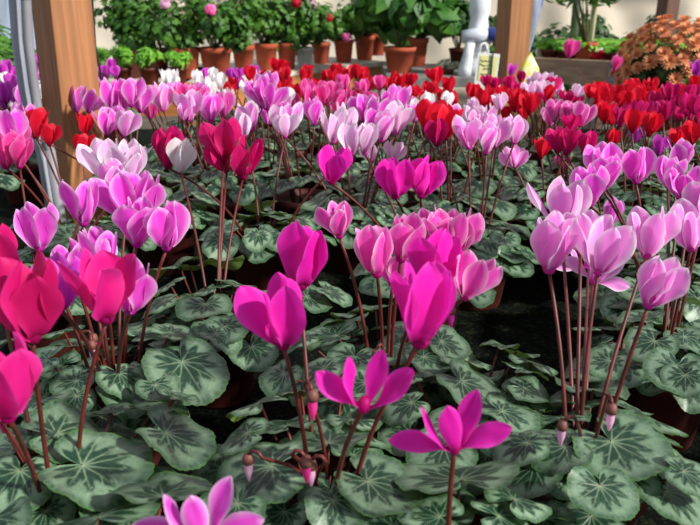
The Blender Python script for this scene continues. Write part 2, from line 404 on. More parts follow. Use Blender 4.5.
# hero flowers: px, py, height px, colour, shape, roll(deg), pot
HERO = [
 (2, 384, 92, 'R', 'f', 0, 'A'), (27, 300, 94, 'C', 't', 3, 'A'), (101, 290, 80, 'R', 'f', 0, 'A'), (-6, 262, 70, 'C', 'f', -8, 'A'),
 (38, 227, 52, 'V', 't', 0, 'B'), (84, 203, 50, 'V', 'f', 0, 'B'), (118, 196, 52, 'V', 'f', -8, 'B'), (136, 222, 56, 'V', 't', 8, 'B'), (166, 226, 55, 'V', 't', 6, 'B'),
 (103, 254, 52, 'V', 'f', 0, 'B'), (60, 284, 58, 'U', 'f', 8, 'B'), (131, 288, 58, 'V', 't', 10, 'B'), (143, 196, 50, 'V', 't', 12, 'B'), (72, 262, 44, 'V', 'f', -5, 'B'), (94, 244, 40, 'V', 't', -5, 'B'),
 (100, 160, 42, 'K', 'y', -8, None), (128, 165, 42, 'K', 'f', 14, None), (112, 178, 40, 'P', 't', 0, 'O'), (135, 155, 30, 'K', 'y', 20, None),
 (196, 516, 72, 'V', 'w', 0, 'Z'),
 (277, 315, 77, 'M', 'f', -4, 'D'), (304, 256, 72, 'M', 't', 10, 'D'), (362, 384, 70, 'M', 'w', 8, 'D'), (449, 427, 66, 'M', 'w', -6, 'Y'),
 (421, 303, 97, 'M', 't', 4, 'D'), (432, 262, 78, 'M', 't', 10, 'E'),
 (376, 250, 58, 'E', 't', -4, 'E'), (404, 238, 54, 'E', 't', 8, 'E'), (432, 228, 42, 'E', 'f', -12, 'E'), (456, 232, 52, 'E', 'd', 8, 'E'), (474, 278, 50, 'E', 'y', 20, 'E'), (396, 268, 40, 'E', 'f', 0, 'E'),
 (336, 221, 38, 'E', 'f', 0, 'E'),
 (395, 179, 44, 'M', 'f', 0, 'T'), (426, 178, 44, 'M', 't', 10, 'T'), (334, 166, 40, 'M', 'y', 5, None),
 (224, 140, 44, 'C', 'f', -6, None), (243, 158, 44, 'C', 'f', 8, None), (222, 157, 34, 'C', 'y', -25, 'H'), (168, 148, 44, 'C', 't', 0, None), (182, 155, 36, 'W', 't', 12, None),
 (554, 244, 66, 'P', 't', 0, 'G'), (561, 206, 52, 'P', 'y', 0, 'G'), (585, 232, 48, 'P', 'f', 0, 'G'), (605, 250, 56, 'P', 'y', 14, 'G'), (580, 258, 36, 'P', 'w', -20, 'G'),
 (654, 234, 54, 'P', 'f', 0, 'G'), (660, 284, 58, 'P', 't', 14, 'G'), (602, 268, 40, 'P', 'w', 30, 'G'),
 (603, 164, 44, 'V', 't', -5, 'N'), (590, 186, 42, 'V', 'f', -8, 'N'), (606, 172, 40, 'V', 't', 8, 'N'), (637, 165, 40, 'V', 't', 0, 'N'), (613, 212, 30, 'V', 't', 5, 'N'),
 (679, 156, 34, 'V', 'f', 0, 'N'), (682, 182, 38, 'V', 'd', 0, 'L'), (692, 199, 34, 'V', 'd', 0, 'L'), (690, 226, 52, 'P', 'f', -6, 'L'), (668, 172, 34, 'V', 'f', 0, 'L'), (704, 200, 45, 'P', 't', 0, 'L'),
 # left edge
 (8, 128, 40, 'V', 'f', 0, None), (24, 118, 34, 'V', 'f', 6, None), (6, 150, 40, 'H', 'f', 0, None), (22, 152, 36, 'H', 't', 10, None), (14, 138, 38, 'H', 'f', -5, None),
 (38, 123, 32, 'D', 'f', 5, None), (50, 135, 24, 'D', 'f', 0, None), (5, 92, 26, 'U', 'f', 0, None), (14, 84, 24, 'U', 'f', 0, None), (22, 96, 24, 'V', 't', 0, None), (3, 70, 20, 'U', 'f', 0, None),
 # violet-pink to the right of the post
 (76, 98, 30, 'V', 'f', 0, None), (92, 101, 26, 'V', 'y', 20, None), (85, 124, 24, 'D', 'f', 0, None), (84, 145, 24, 'D', 'f', 0, None),
 (110, 93, 32, 'V', 'f', 0, None), (119, 103, 28, 'V', 't', 0, None), (138, 98, 30, 'V', 'f', 4, None), (131, 92, 30, 'V', 'f', -6, None), (162, 97, 30, 'P', 'f', 0, None), (187, 106, 32, 'P', 'f', 0, None), (180, 96, 26, 'H', 'f', 0, None),
 (103, 122, 28, 'V', 'y', 0, None), (114, 118, 26, 'V', 'f', 0, None), (127, 124, 28, 'P', 'f', 8, None),
 (212, 106, 32, 'V', 't', 0, None), (200, 98, 26, 'H', 'f', 0, None), (224, 104, 28, 'E', 'f', 0, None),
 (258, 92, 34, 'V', 'd', -8, None), (270, 94, 34, 'V', 'd', 8, None), (264, 84, 30, 'V', 'd', 0, None), (277, 106, 30, 'P', 'd', 10, None), (248, 117, 30, 'P', 'f', -5, None), (244, 124, 26, 'K', 't', 0, None),
 (279, 119, 30, 'K', 't', 0, None), (293, 116, 30, 'P', 'f', 8, None), (286, 125, 26, 'K', 'f', 0, None), (313, 111, 30, 'V', 't', 0, None), (331, 126, 36, 'K', 'f', 0, None),
 (345, 120, 34, 'K', 'f', 8, None), (352, 138, 34, 'K', 'f', -4, None), (368, 138, 36, 'K', 't', 4, None), (384, 126, 34, 'P', 't', 6, None), (398, 118, 34, 'K', 'f', 12, None), (374, 122, 30, 'V', 't', 0, None),
 (400, 98, 28, 'V', 'f', 0, None), (360, 108, 30, 'V', 't', -6, None), (376, 110, 30, 'V', 'f', 0, None), (310, 97, 26, 'H', 'f', 0, None), (328, 93, 26, 'H', 'f', 0, None), (340, 102, 26, 'H', 't', 0, None),
 (395, 152, 22, 'K', 'y', 25, None), (372, 152, 22, 'K', 'y', -10, None),
 (430, 115, 34, 'D', 'f', 0, None), (446, 122, 36, 'D', 'f', 5, None), (436, 132, 30, 'C', 't', 0, None), (452, 116, 28, 'P', 't', 0, None),
 (468, 132, 36, 'P', 'd', -6, None), (482, 122, 34, 'P', 'd', 0, None), (488, 138, 34, 'P', 't', 0, None), (498, 132, 34, 'P', 'd', 10, None), (515, 130, 30, 'P', 'f', 0, None), (509, 158, 22, 'P', 'y', -30, None), (518, 158, 22, 'P', 'y', 20, None),
 (430, 90, 20, 'D', 'f', 0, None), (435, 76, 20, 'D', 'f', 0, None), (472, 92, 20, 'D', 't', 0, None),
 # crimson and red on the right
 (556, 110, 24, 'E', 'd', 0, None), (570, 112, 24, 'E', 'd', 0, None), (584, 115, 26, 'E', 'y', 12, None), (571, 124, 22, 'C', 'f', 0, None), (560, 140, 28, 'C', 'f', 0, None), (570, 142, 28, 'C', 'f', 5, None),
 (586, 143, 26, 'C', 'f', 0, None), (543, 148, 22, 'D', 'f', 0, None), (614, 138, 20, 'D', 't', 0, None), (564, 162, 18, 'H', 'y', 0, None), (614, 150, 16, 'D', 't', 0, None),
 (604, 112, 24, 'D', 'f', 0, None), (620, 115, 24, 'C', 'f', 0, None), (634, 120, 26, 'D', 'f', 0, None), (652, 124, 26, 'D', 't', 0, None), (645, 112, 22, 'C', 'f', 0, None), (664, 110, 22, 'C', 'f', 0, None), (636, 134, 20, 'U', 'f', 0, None), (660, 145, 22, 'U', 't', 0, None),
 (680, 138, 24, 'D', 'f', 0, None), (692, 132, 24, 'D', 'f', 0, None), (690, 104, 24, 'C', 'f', 0, None), (669, 97, 16, 'H', 'f', 0, None), (683, 100, 16, 'H', 'f', 0, None), (696, 69, 18, 'U', 'f', 0, None),
 (571, 48, 18, 'H', 't', 10, None), (617, 63, 16, 'H', 't', 5, None),
 (515, 100, 24, 'D', 'f', 0, None), (529, 103, 24, 'D', 'f', 0, None), (509, 84, 18, 'C', 't', 0, None), (539, 80, 18, 'K', 'd', 0, None), (545, 90, 20, 'K', 'f', 0, None), (530, 90, 18, 'K', 'f', 0, None), (494, 85, 16, 'K', 'f', 0, None), (475, 104, 18, 'K', 'd', 0, None), (497, 106, 18, 'K', 'f', 0, None), (511, 70, 14, 'U', 'f', 0, None), (521, 77, 14, 'C', 't', 0, None),
]
# colours of the far blocks, as seen in the photograph
ZONE = [(100, 62, 'U'), (125, 60, 'C'), (145, 60, 'C'), (166, 57, 'H'), (185, 66, 'U'), (200, 66, 'D'), (222, 55, 'C'), (215, 68, 'U'), (232, 66, 'D'), (243, 74, 'D'),
 (110, 78, 'W'), (140, 80, 'W'), (165, 80, 'W'), (187, 79, 'W'), (217, 82, 'W'), (235, 95, 'W'), (248, 86, 'W'), (270, 77, 'W'), (205, 92, 'H'), (122, 110, 'V'), (150, 98, 'V'),
 (290, 82, 'D'), (310, 78, 'H'), (345, 72, 'D'), (362, 74, 'D'), (335, 84, 'C'), (320, 92, 'H'), (355, 95, 'H'), (382, 80, 'H'), (400, 77, 'U'), (408, 70, 'U'), (390, 92, 'V'), (413, 100, 'W'), (430, 98, 'W'), (430, 78, 'D'),
 (450, 84, 'D'), (456, 78, 'E'), (440, 92, 'C'), (470, 85, 'D'), (475, 105, 'K'), (495, 88, 'K'), (515, 100, 'D'), (505, 80, 'C'), (540, 84, 'K'), (500, 108, 'K'), (540, 104, 'D'), (568, 112, 'E'),
 (590, 92, 'D'), (610, 88, 'D'), (630, 95, 'D'), (600, 108, 'D'), (640, 115, 'C'), (655, 105, 'C'), (680, 130, 'D'), (700, 100, 'C'), (620, 130, 'D'), (590, 128, 'C'),
 (8, 95, 'U'), (15, 120, 'V'), (-10, 130, 'V'), (560, 92, 'C'), (700, 132, 'D')]
ZW = [(P(a, b, .24), c) for a, b, c in ZONE]

# assign
by = {k: [] for k in POTS}
for hpx in HERO:
    px, py, h, c, sh, roll, pk = hpx
    fine = h >= 38
    var = (HN if fine else HF)[sh][(int(px) * 7 + int(py)) % 4]
    if sh == 'w': var = HN['w'][0 if 250 < px < 400 else 1] if fine else var
    r = ray(px, py); t = .24 / -r.z if r.z < -.02 else 3
    s = h * t / FPX / var['h']; s = min(max(s, .78), 1.2); t = s * FPX * var['h'] / h
    if py < 70: t = min(t, 2.6 if px < 600 else 2.3)
    q = Vector((0, 0, CAMZ)) + r * t
    if pk is None:
        pk = min(POTS, key=lambda k: (POTS[k][0] - q.x) ** 2 + (POTS[k][1] + .02 - q.y) ** 2)
    by[pk].append((q, s * 1.0, c, sh, roll, fine, var))
HERO += [(a, b, 26, 'W', 'd' if i % 2 else 'f', 0, None) for i, (a, b) in enumerate(((106, 78), (115, 81), (133, 77), (143, 81), (152, 76), (168, 79), (184, 77), (191, 82), (216, 79), (220, 89), (214, 93), (234, 92), (241, 98), (251, 84), (259, 77), (270, 75), (276, 80), (433, 98), (418, 98), (412, 106)))]
HLEAF = [(312, 300, 40), (300, 340, 42), (352, 312, 38), (362, 388, 44), (318, 372, 44), (290, 305, 34), (430, 360, 44), (395, 350, 42), (340, 395, 46), (280, 378, 40), (500, 345, 36), (518, 352, 36), (72, 432, 85), (100, 468, 100), (93, 514, 112), (16, 480, 72), (178, 438, 75), (163, 492, 88), (123, 378, 46), (160, 408, 54), (188, 371, 76), (117, 410, 40), (38, 400, 58), (75, 400, 36), (177, 333, 42), (222, 337, 42),
 (180, 398, 38), (40, 362, 45), (92, 367, 32), (160, 388, 40), (255, 470, 98), (255, 402, 60), (282, 424, 58), (240, 434, 52), (330, 438, 72), (356, 418, 50), (337, 508, 60), (380, 488, 84), (329, 336, 50), (223, 332, 45), (205, 377, 34),
 (453, 474, 108), (520, 497, 62), (532, 391, 48), (567, 423, 34), (558, 450, 56), (519, 445, 52), (624, 450, 86), (603, 495, 62), (655, 419, 60), (677, 374, 54), (692, 475, 52), (535, 362, 46), (592, 388, 60), (605, 364, 40), (526, 369, 44),
 (470, 388, 64), (448, 345, 46), (467, 360, 48), (511, 415, 58), (495, 438, 40), (632, 408, 36), (221, 263, 44), (211, 287, 36), (204, 308, 46), (237, 284, 38), (189, 267, 32), (257, 237, 28), (274, 214, 24), (260, 203, 30), (208, 197, 32),
 (220, 244, 35), (317, 200, 36), (334, 294, 38), (174, 265, 48), (165, 285, 36), (67, 240, 42), (158, 303, 40), (10, 226, 26), (352, 360, 44), (372, 310, 42), (345, 320, 46), (410, 375, 40), (300, 390, 40), (405, 405, 44), (650, 345, 46), (690, 340, 42), (685, 380, 40),
 (410, 330, 40), (500, 205, 34), (460, 195, 32), (520, 185, 32), (480, 185, 30), (440, 215, 32), (455, 245, 28), (505, 240, 26), (640, 260, 44), (690, 265, 44), (670, 300, 48), (20, 340, 40), (60, 330, 40), (22, 440, 60), (230, 510, 60), (430, 515, 60), (640, 318, 40)]
lby = {k: [] for k in POTS}
for px, py, wp in HLEAF:
    r = ray(px, py); t = .385 / -r.z; wp *= 1.14; R = wp * t / FPX / 1.62; R = min(max(R, .026), .070); t2 = R * 1.62 * FPX / wp; q = Vector((0, 0, CAMZ)) + r * t2
    if q.z > T + .18 or q.z < T + .112:
        zz = min(max(q.z, T + .112), T + .18); q = P(px, py, CAMZ - zz)
    pk = min(POTS, key=lambda k: (POTS[k][0] - q.x) ** 2 + (POTS[k][1] - q.y) ** 2)
    if math.hypot(POTS[pk][0] - q.x, POTS[pk][1] - q.y) > .2: continue
    lby[pk].append((q, R))

LABEL = {
 'A': 'deep rose and crimson flowered cyclamen nearest the bottom left corner', 'B': 'tall violet-pink cyclamen behind the deep rose one at the left',
 'D': 'cyclamen with four vivid magenta flowers in the front centre', 'G': 'pale-edged pink cyclamen on long red stems at the front right',
 'E': 'light-rimmed pink cyclamen with one magenta bloom, just behind the vivid magenta front centre one', 'H': 'crimson and white flowered cyclamen, its dark red pot showing left of the magenta plant',
 'I': 'tall-stalked pinkish-white cyclamen, its leaves right behind the crimson and white one', 'K': 'pale-edged pink cyclamen in the brown pot standing beside the bare mat, centre right',
 'L': 'cyclamen with pale-edged violet-pink flowers at the right edge, middle distance', 'N': 'violet-pink cyclamen with slim upright heads behind the front right plant',
 'O': 'pinkish-white cyclamen with wide petals behind the tall violet-pink one at left', 'Q': 'leafy silver-patterned cyclamen cut by the right edge near the bottom',
 'S': 'leafy cyclamen cut by the left edge beside the tall violet-pink plant', 'Z': 'cyclamen below the frame showing one violet-pink flower at the bottom edge',
 'Y': 'large-leaved cyclamen with one spread magenta flower, at the bottom edge right of centre',
 'X': 'flowerless leafy cyclamen right of the vivid magenta blooms, beside the bare mat',
 'T': 'cyclamen with three plain magenta flowers just above the photo centre'}
ORD = ['first', 'second', 'third', 'fourth', 'fifth', 'sixth', 'seventh', 'eighth', 'ninth', 'tenth', 'eleventh', 'twelfth', 'thirteenth', 'fourteenth', 'fifteenth']
def bud(parent, a, b, down=True, n=6):
    a, b = Vector(a), Vector(b); pts = stem_pts(a, b, n=7); d = Vector((U(-1, 1), U(-1, .2), 0)).normalized() * .006
    pts += [b + d * .5 + Vector((0, 0, .005)), b + d * 1.3 + Vector((0, 0, .005)), b + d * 2 + Vector((0, 0, 0))]
    s = MB().tube(pts, .0016, 6).build('bud', STEM, parent); e = pts[-1]
    q = MB().lathe([(0, -.024), (.001, -.023), (.0034, -.014), (.0036, -.006), (.003, 0), (0, .001)], 8, tuple(e)).build('bud_petals', PM[random.choice('REM')], s)
    att = q.data.color_attributes.new('pat', 'FLOAT_COLOR', 'POINT')
    MB().lathe([(0, .002), (.0035, .001), (.0048, -.003), (.0044, -.007), (.004, -.007), (0, -.001)], 8, tuple(e)).build('calyx', CALYX, s)
for key, (x, y_) in POTS.items():
    near = key in NEAR or y_ < 1.35
    e = empty('potted_cyclamen', (x, y_, T)); base = Vector((x, y_, T))
    obj('pot', POTM, e); obj('soil', SOILM, e)
    # leaves
    LS = [(q - base, R, True) for q, R in lby[key]]
    n = (22 if y_ < 1.5 else 15) if not LS else max(15, 27 - len(LS))
    a0 = U(0, 6.3)
    for i in range(n):
        f = (i + .5) / n; rr = .02 + .085 * math.sqrt(f); a = a0 + i * 2.39996 + U(-.2, .2)
        LS.append((Vector((rr * math.cos(a), rr * math.sin(a), .152 - .03 * f + U(-.014, .014) - (.018 if lby[key] else 0))), (U(.029, .041) if near else U(.027, .037)) * (1.1 if f > .4 else .95), False))
    for q, R, hero in LS:
        out = Vector((q.x, q.y, 0)); 
        if out.length < .02: out = Vector((U(-1, 1), U(-1, 1), 0))
        ang = math.atan2(out.y, out.x) - math.pi / 2 + U(-.5, .5)
        tilt = -U(.02, .22) - min(.30, out.length * 2.4) 
        M = Matrix.Rotation(ang, 4, 'Z') @ Matrix.Rotation(tilt, 4, 'X') @ Matrix.Rotation(U(-.14, .14), 4, 'Y')
        j = q - M.to_3x3() @ Vector((0, R * .25, 0))
        lf = obj('leaf', random.choice(LEAVES if near else LEAVES_FAR), e, Matrix.Translation(j) @ M @ Matrix.Scale(R, 4))
        if near:
            s0 = Vector((j.x * .25, j.y * .25, PH * .86)); mid = s0.lerp(j, .5) + Vector((j.x * .1, j.y * .1, -.006))
            pts = [s0 * (1 - t) ** 2 + mid * 2 * t * (1 - t) + j * t * t for t in (0, .25, .5, .75, 1)]
            sm = MB().tube(pts, .0015, 5).me('leaf_stalk', STEM); so = obj('leaf_stalk', sm, lf); so.matrix_local = (Matrix.Translation(j) @ M @ Matrix.Scale(R, 4)).inverted()
    # flowers
    FL = list(by[key]); zc = None
    if not (key in NEAR):
        D_ = Vector((x, y_)); zc = min(ZW, key=lambda z: (z[0].x - x) ** 2 + ((z[0].y - y_) * 1.0) ** 2)[1]
        if FL and y_ < 1.6: zc = FL[0][2]
        # ordinary filler heads, as many as the block shows
        want = 11 if y_ > 1.6 and x > .3 else 9 if y_ > 1.75 else (6 if y_ > 1.5 else 2)
        if y_ < 1.5 and not FL: want = 0
        for i in range(max(0, want - len(FL))):
            a, rr = U(0, 6.3), .015 + .07 * math.sqrt(rnd()); sh = random.choice('ffttyd' if zc in 'WVKE' else 'fffty'); var = HF[sh][random.randrange(4)]
            FL.append((base + Vector((rr * math.cos(a), rr * math.sin(a), .53 - (.258 if y_ > 1.9 else .245) + U(-.035, .02))), U(.62, .86), zc, sh, U(-12, 12), False, var))
    for q, s, c, sh, roll, fine, var in FL:
        q = q - base; M3 = Euler((U(-.12, .12), math.radians(roll), U(0, 6.28) if not fine else U(0, 6.28))).to_matrix()
        M3 = Matrix.Rotation(math.radians(roll), 3, 'Y') @ Matrix.Rotation(U(0, 6.28) if sh != 'w' else U(-.15, .15), 3, 'Z')
        hb = q - M3 @ (Vector(var['c']) * s)              # base of the head
        o2 = Vector((hb.x, hb.y, 0)); k = min(.03, o2.length * .35); so = o2.normalized() * k if o2.length > 1e-4 else o2
        s0 = Vector((so.x, so.y, PH * .86))
        tip = hb + M3 @ Vector((0, 0, -.004 * s))
        pts = stem_pts(s0, tip, n=10 if fine else 5)
        st = MB().tube(pts, [.0022 - .0005 * i / len(pts) for i in range(len(pts))], 8 if fine else 5).me('flower', STEM)
        fo = obj('flower', st, e); HM = Matrix.Translation(hb) @ M3.to_4x4() @ Matrix.Scale(s, 4)
        if fine:
            for pm in var['parts'][:-1]:
                p_ = obj('petal', pm, fo, HM); setmat(p_, PM[c])
            p_ = obj('throat', var['parts'][-1], fo, HM); setmat(p_, PM[c])
        else:
            p_ = obj('blossom', var['me'], fo, HM); setmat(p_, PM[c])
    if key == 'D':
        for px, py in ((305, 390), (262, 458), (292, 455), (326, 462)):
            tq = PY(px, 385 if px == 305 else py, y_ - .06)
            bud(e, (U(-.01, .01), -.01, PH * .86), tq - base)
    if key in ('A', 'B', 'E', 'G', 'N', 'T'):
        for _ in range(2): bud(e, (U(-.01, .01), U(-.01, .01), PH * .86), (U(-.06, .06), U(-.07, 0), U(.17, .22)))
    if key in NEAR: lab = LABEL[key]
    else:
        r_, c_ = key; cols = [k for k in POTS if not isinstance(k, str) and k[0] == r_]
        cn = CNAME[max(set(f[2] for f in FL), key=[f[2] for f in FL].count)] if FL else 'flowerless green-leaved'
        lpx = 350 + FPX * x / (y_ * math.cos(PITCH)); left = c_ <= len(cols) / 2
        lm = next(t for a, t in ((34, 'left of the pipes'), (112, 'beside the thick post'), (288, 'below the geraniums'), (372, 'below the orange plank'), (455, 'below the broad-leaved plants'), (500, 'below the yellow card'), (530, 'below the middle post'), (622, 'below the planked bench'), (9999, 'below the bronze chrysanthemums')) if lpx < a)
        if r_ < 3: lm = lm.replace('below', 'well below')
        pos = ('first' if c_ == 0 else ORD[c_]) + ' from the left' if left else ('last on the right' if c_ == len(cols) - 1 else f'{ORD[len(cols) - 1 - c_]} from the right')
        lab = f'{cn} cyclamen {lm}, {pos}, {ORD[r_]} row back'
    tag(e, lab, 'potted plant', 'potted cyclamens on the growing benches')

# ---------------------------------------------------------------- posts and pipes
e = post('wooden_post', 71, 1.8, .098, math.radians(46), WOOD, 0.02, 'thick orange-brown wooden post standing among the flowers at the left', py=80)
for vv in e.children[0].data.vertices: pass
e = post('wooden_post', 511, 3.12, .10, math.radians(22), WOOD, 0.0, 'orange-brown wooden post right of centre, behind the yellow card')
e = post('wooden_post', 667, 6.3, .12, math.radians(20), WOODD, 0.01, 'dark narrow post far back above the bronze chrysanthemums', py=15)
def pipe(name, pix, Y, r, m, label, ribs):
    pts = [PY(a, b, Y) for a, b in pix]; q = []; 
    for i in range(len(pts) - 1):
        for k in range(60 if ribs else 8): q.append(pts[i].lerp(pts[i + 1], k / (60 if ribs else 8)))
    q.append(pts[-1]); top = q[0] + Vector((q[0] - q[8]).normalized()) * .9; q = [top] + q + [Vector((q[-1].x + .02, q[-1].y, .0))]
    rad = [r * (1.0 if (i % 2 or not ribs) else .88) for i in range(len(q))]
    return tag(MB().tube(q, rad, 14).build(name, m), label, 'pipe', )
pipe('conduit_pipe', [(26, 0), (28, 40), (33, 80), (39, 118), (50, 150)], 1.70, .0115, GREYP, 'ribbed grey flexible conduit running up the left side of the thick post', True)
pipe('conduit_pipe', [(14, 0), (17, 40), (24, 90), (33, 130), (42, 155)], 1.74, .0115, PALEP, 'outermost pale grey pipe, left of the ribbed conduit by the thick post', False)
pipe('cable', [(92, 0), (95, 45), (100, 70), (105, 92)], 1.90, .003, BLACK, 'thin black cable hanging down right of the thick wooden post', False)

# ---------------------------------------------------------------- foliage helpers
def leafblob(R, V, F, c, size, ax, shape='round'):
    n = 6; z = Vector(ax).normalized(); x = z.cross(Vector((R.uniform(-1, 1), R.uniform(-1, 1), .2))).normalized(); y = z.cross(x); k = len(V)
    if shape == 'round': out = [(math.cos(q) * .9, math.sin(q), -.18) for q in np.linspace(0, 2 * math.pi, 8)[:-1]]
    elif shape == 'long': out = [(0, -1.6, -.1), (.33, -.7, 0), (.38, .3, .05), (0, 1.7, -.35), (-.38, .3, .05), (-.33, -.7, 0)]
    elif shape == 'ovate': out = [(0, -1.1, 0), (.7, -.5, -.1), (.62, .3, -.1), (0, 1.35, -.35), (-.62, .3, -.1), (-.7, -.5, -.1)]
    elif shape == 'lobe': out = [((1 if i % 2 == 0 else .62) * math.cos(q), (1 if i % 2 == 0 else .62) * math.sin(q), -.15) for i, q in enumerate(np.linspace(0, 2 * math.pi, 11)[:-1])]
    V.append(tuple(c)); 
    for a, b, h in out: V.append(tuple(Vector(c) + (x * a + y * b + z * h) * size))
    m = len(out)
    for i in range(m): F.append((k, k + 1 + i, k + 1 + (i + 1) % m))
def foliage(name, m, parent, c, rad, n, size, shape='lobe', seed=0, up=.5, shell=.55, stems=None):
    R = random.Random(seed); V = []; F = []
    lumps = [(Vector((R.gauss(0, 1), R.gauss(0, 1), R.gauss(0, .8))).normalized() * .55, R.uniform(.45, .7)) for _ in range(7)]
    for i in range(n):
        L_, s_ = R.choice(lumps); d = Vector((R.gauss(0, 1), R.gauss(0, 1), R.gauss(0, 1))).normalized()
        q = L_ + d * s_ * R.uniform(shell, 1); 
        p = Vector((q.x * rad[0], q.y * rad[1], q.z * rad[2])); nr = Vector((d.x, d.y, d.z + up + R.uniform(-.3, .3)))
        leafblob(R, V, F, Vector(c) + p, size * R.uniform(.7, 1.25), nr, shape)
    return obj(name, mesh(name, V, F, [m], smooth=False), parent)
def branches(name, m, parent, z0, c, rad, n, r, seed=0):
    R = random.Random(seed); mb = MB()
    for i in range(n):
        e_ = Vector(c) + Vector((R.uniform(-1, 1) * rad[0], R.uniform(-1, 1) * rad[1], R.uniform(-.3, .8) * rad[2])) * .7
        a = Vector((R.uniform(-1, 1) * .01, R.uniform(-1, 1) * .01, z0)); mb.tube([a, a.lerp(e_, .5) + Vector((0, 0, .02)), e_], [r, r * .8, r * .5], 5)
    return mb.build(name, m, parent)
GSTEM = mat('green_stem', (82, 104, 50), (100, 84, 54), 30, .7)
def ball_cluster(name, m, parent, c, r, n, seed):
    R = random.Random(seed); mb_V = []; mb_F = []
    for i in range(n):
        d = Vector((R.gauss(0, 1), R.gauss(0, 1), R.gauss(0, 1) * .7)).normalized(); leafblob(R, mb_V, mb_F, Vector(c) + d * r * R.uniform(.6, 1), r * .42, d, 'round')
    o_ = obj(name, mesh(name, mb_V, mb_F, [m], smooth=False), parent); o_.data.color_attributes.new('pat', 'FLOAT_COLOR', 'POINT'); return o_

# ---------------------------------------------------------------- bench along the back, with geraniums
def gY(px): return max(4.55, 5.1 + (px - 290) * .0078)
def XY(px, Y): return (px - 350) / FPX * math.cos(PITCH) * Y * 1.065, Y
A_, B_ = Vector((*XY(70, gY(70)), 0)), Vector((*XY(386, gY(386)), 0))
B1 = Vector((*XY(190, gY(190)), 0))
def slab(mb, a, b, w0, z0, z1, off=0):
    d = (b - a).normalized(); n = Vector((-d.y, d.x, 0)); c = (a + b) / 2 + n * (w0 / 2 + off); mb.box((c.x, c.y, (z0 + z1) / 2), ((b - a).length, w0, z1 - z0), math.atan2(d.y, d.x)); return mb
e = empty('back_bench', (0, 0, 0)); tag(e, 'long bench with dusty white top and orange plank front, under the geraniums', 'bench')
slab(MB(), A_, B1, .9, T - .03, T).build('bench_top', STONE, e, False); slab(MB(), B1, B_, .9, T - .03, T).build('bench_top', STONE, e, False)
slab(MB(), A_, B1, .03, T - .20, T - .03, .01).build('front_plank', PLANKO, e, False); slab(MB(), B1, B_, .03, T - .20, T - .03, .01).build('front_plank', PLANKO, e, False)
for pt in (A_, B1, B_):
    MB().box((pt.x + .04, pt.y + .12, (T - .03) / 2), (.07, .07, T - .03)).build('leg', PLANKO, e, False)
BP = {}
def bpot(r, h, m, mb_=None):
    k = (r, h, m.name)
    if k not in BP: BP[k] = (pot_me('pot', r, h, m), soil_me('soil', r * .9, h * .84))
    return BP[k]
GER = [ # px, depth offset, pot r, pot h, mat, foliage radius/height, label
 (135, .10, .10, .17, BPOT, .15, 'geranium in a dark brown pot, nearest the thick post on the back bench'),
 (160, .16, .10, .17, BPOT, .22, 'geranium in a dark pot with one pink flower high up, second from the thick post'),
 (190, .10, .095, .18, TERRA, .24, 'wide dense geranium in a terracotta pot, third from the thick post'),
 (220, .12, .10, .18, TERRA, .24, 'geranium with a pink flower on a long stalk in a terracotta pot'),
 (247, .10, .072, .18, TERRA, .20, 'upright geranium in a slim terracotta pot, fifth from the thick post'),
 (269, .20, .08, .17, TERRA, .20, 'geranium in a shaded terracotta pot, between two slimmer sunlit pots'),
 (289, .10, .068, .17, TERRA, .19, 'red-flowered geranium in the terracotta pot left of the white pot'),
 (306, .14, .066, .13, WPOT, .17, 'geranium with a pink-white flower head in the only white pot'),
 (322, .22, .070, .15, TERRA, .17, 'geranium in the terracotta pot right of the white pot'),
 (344, .14, .074, .16, TERRA, .17, 'low geranium with a red-pink bloom near its terracotta rim'),
 (364, .18, .078, .18, TERRA, .18, 'leafy geranium in terracotta, last but one on the back bench'),
 (376, .50, .078, .17, TERRA, .19, 'half hidden geranium in terracotta at the far end of the back bench')]
for i, (px, dy, r, h, m, fr, lab) in enumerate(GER):
    Y = gY(px) + .12 + dy; X, _ = XY(px, Y); e = empty('potted_geranium', (X, Y, T)); a, b = bpot(r, h, m); obj('pot', a, e); obj('soil', b, e)
    fh = .19 if i < 8 else .15
    foliage('foliage', G1, e, (0, 0, h + fh * .82), (fr * 1.15, fr * .8, fh * 1.1), 620, .026, 'lobe', 40 + i, shell=.3)
    branches('stems', GSTEM, e, h * .84, (0, 0, h + .05 + fh * .8), (fr, fr, fh), 7, .006, i)
    fl = {1: ('E', 165, 4), 3: ('H', 211, 10), 6: ('D', 296, 3), 7: ('E', 312, 5), 9: ('H', 346, 37), 8: ('D', 328, 18)}.get(i)
    if fl:
        q = PY(fl[1], fl[2], Y - fr * .9) - Vector((X, Y, T)); q.y = -fr * .92
        s = MB().tube([(0, 0, h), (q.x * .5, q.y * .6, h + (q.z - h) * .6), tuple(q)], .004, 5).build('flower', GSTEM, e); ball_cluster('flower_head', PM[fl[0]], s, q, .036, 46, i)
    tag(e, lab, 'potted plant', 'geraniums along the back bench')
HERB = [(106, 'pale green herb in a small pot, closest to the thick post'), (128, 'small herb seedling pot below the dark brown geranium pot'), (155, 'feathery light green herb in the third small brown pot'), (182, 'bright green spiky herb in the small pot under the wide geranium')]
for i, (px, lab) in enumerate(HERB):
    Y = 4.28; X, _ = XY(px, Y); e = empty('potted_herb', (X, Y, T + .02)); a, b = bpot(.055, .09, BPOT); obj('pot', a, e); obj('soil', b, e)
    foliage('foliage', G4, e, (0, 0, .145), (.085, .085, .06), 200, .017, 'long', 70 + i, up=.9)
    tag(e, lab, 'potted plant', 'small herbs in front of the geraniums')
X0, _ = XY(85, 4.28); X1, _ = XY(200, 4.28)
e = empty('low_shelf', ((X0 + X1) / 2, 4.28, 0)); MB().box((0, 0, T + .005), (X1 - X0, .18, .03)).build('shelf_board', PLANKO, e, False)
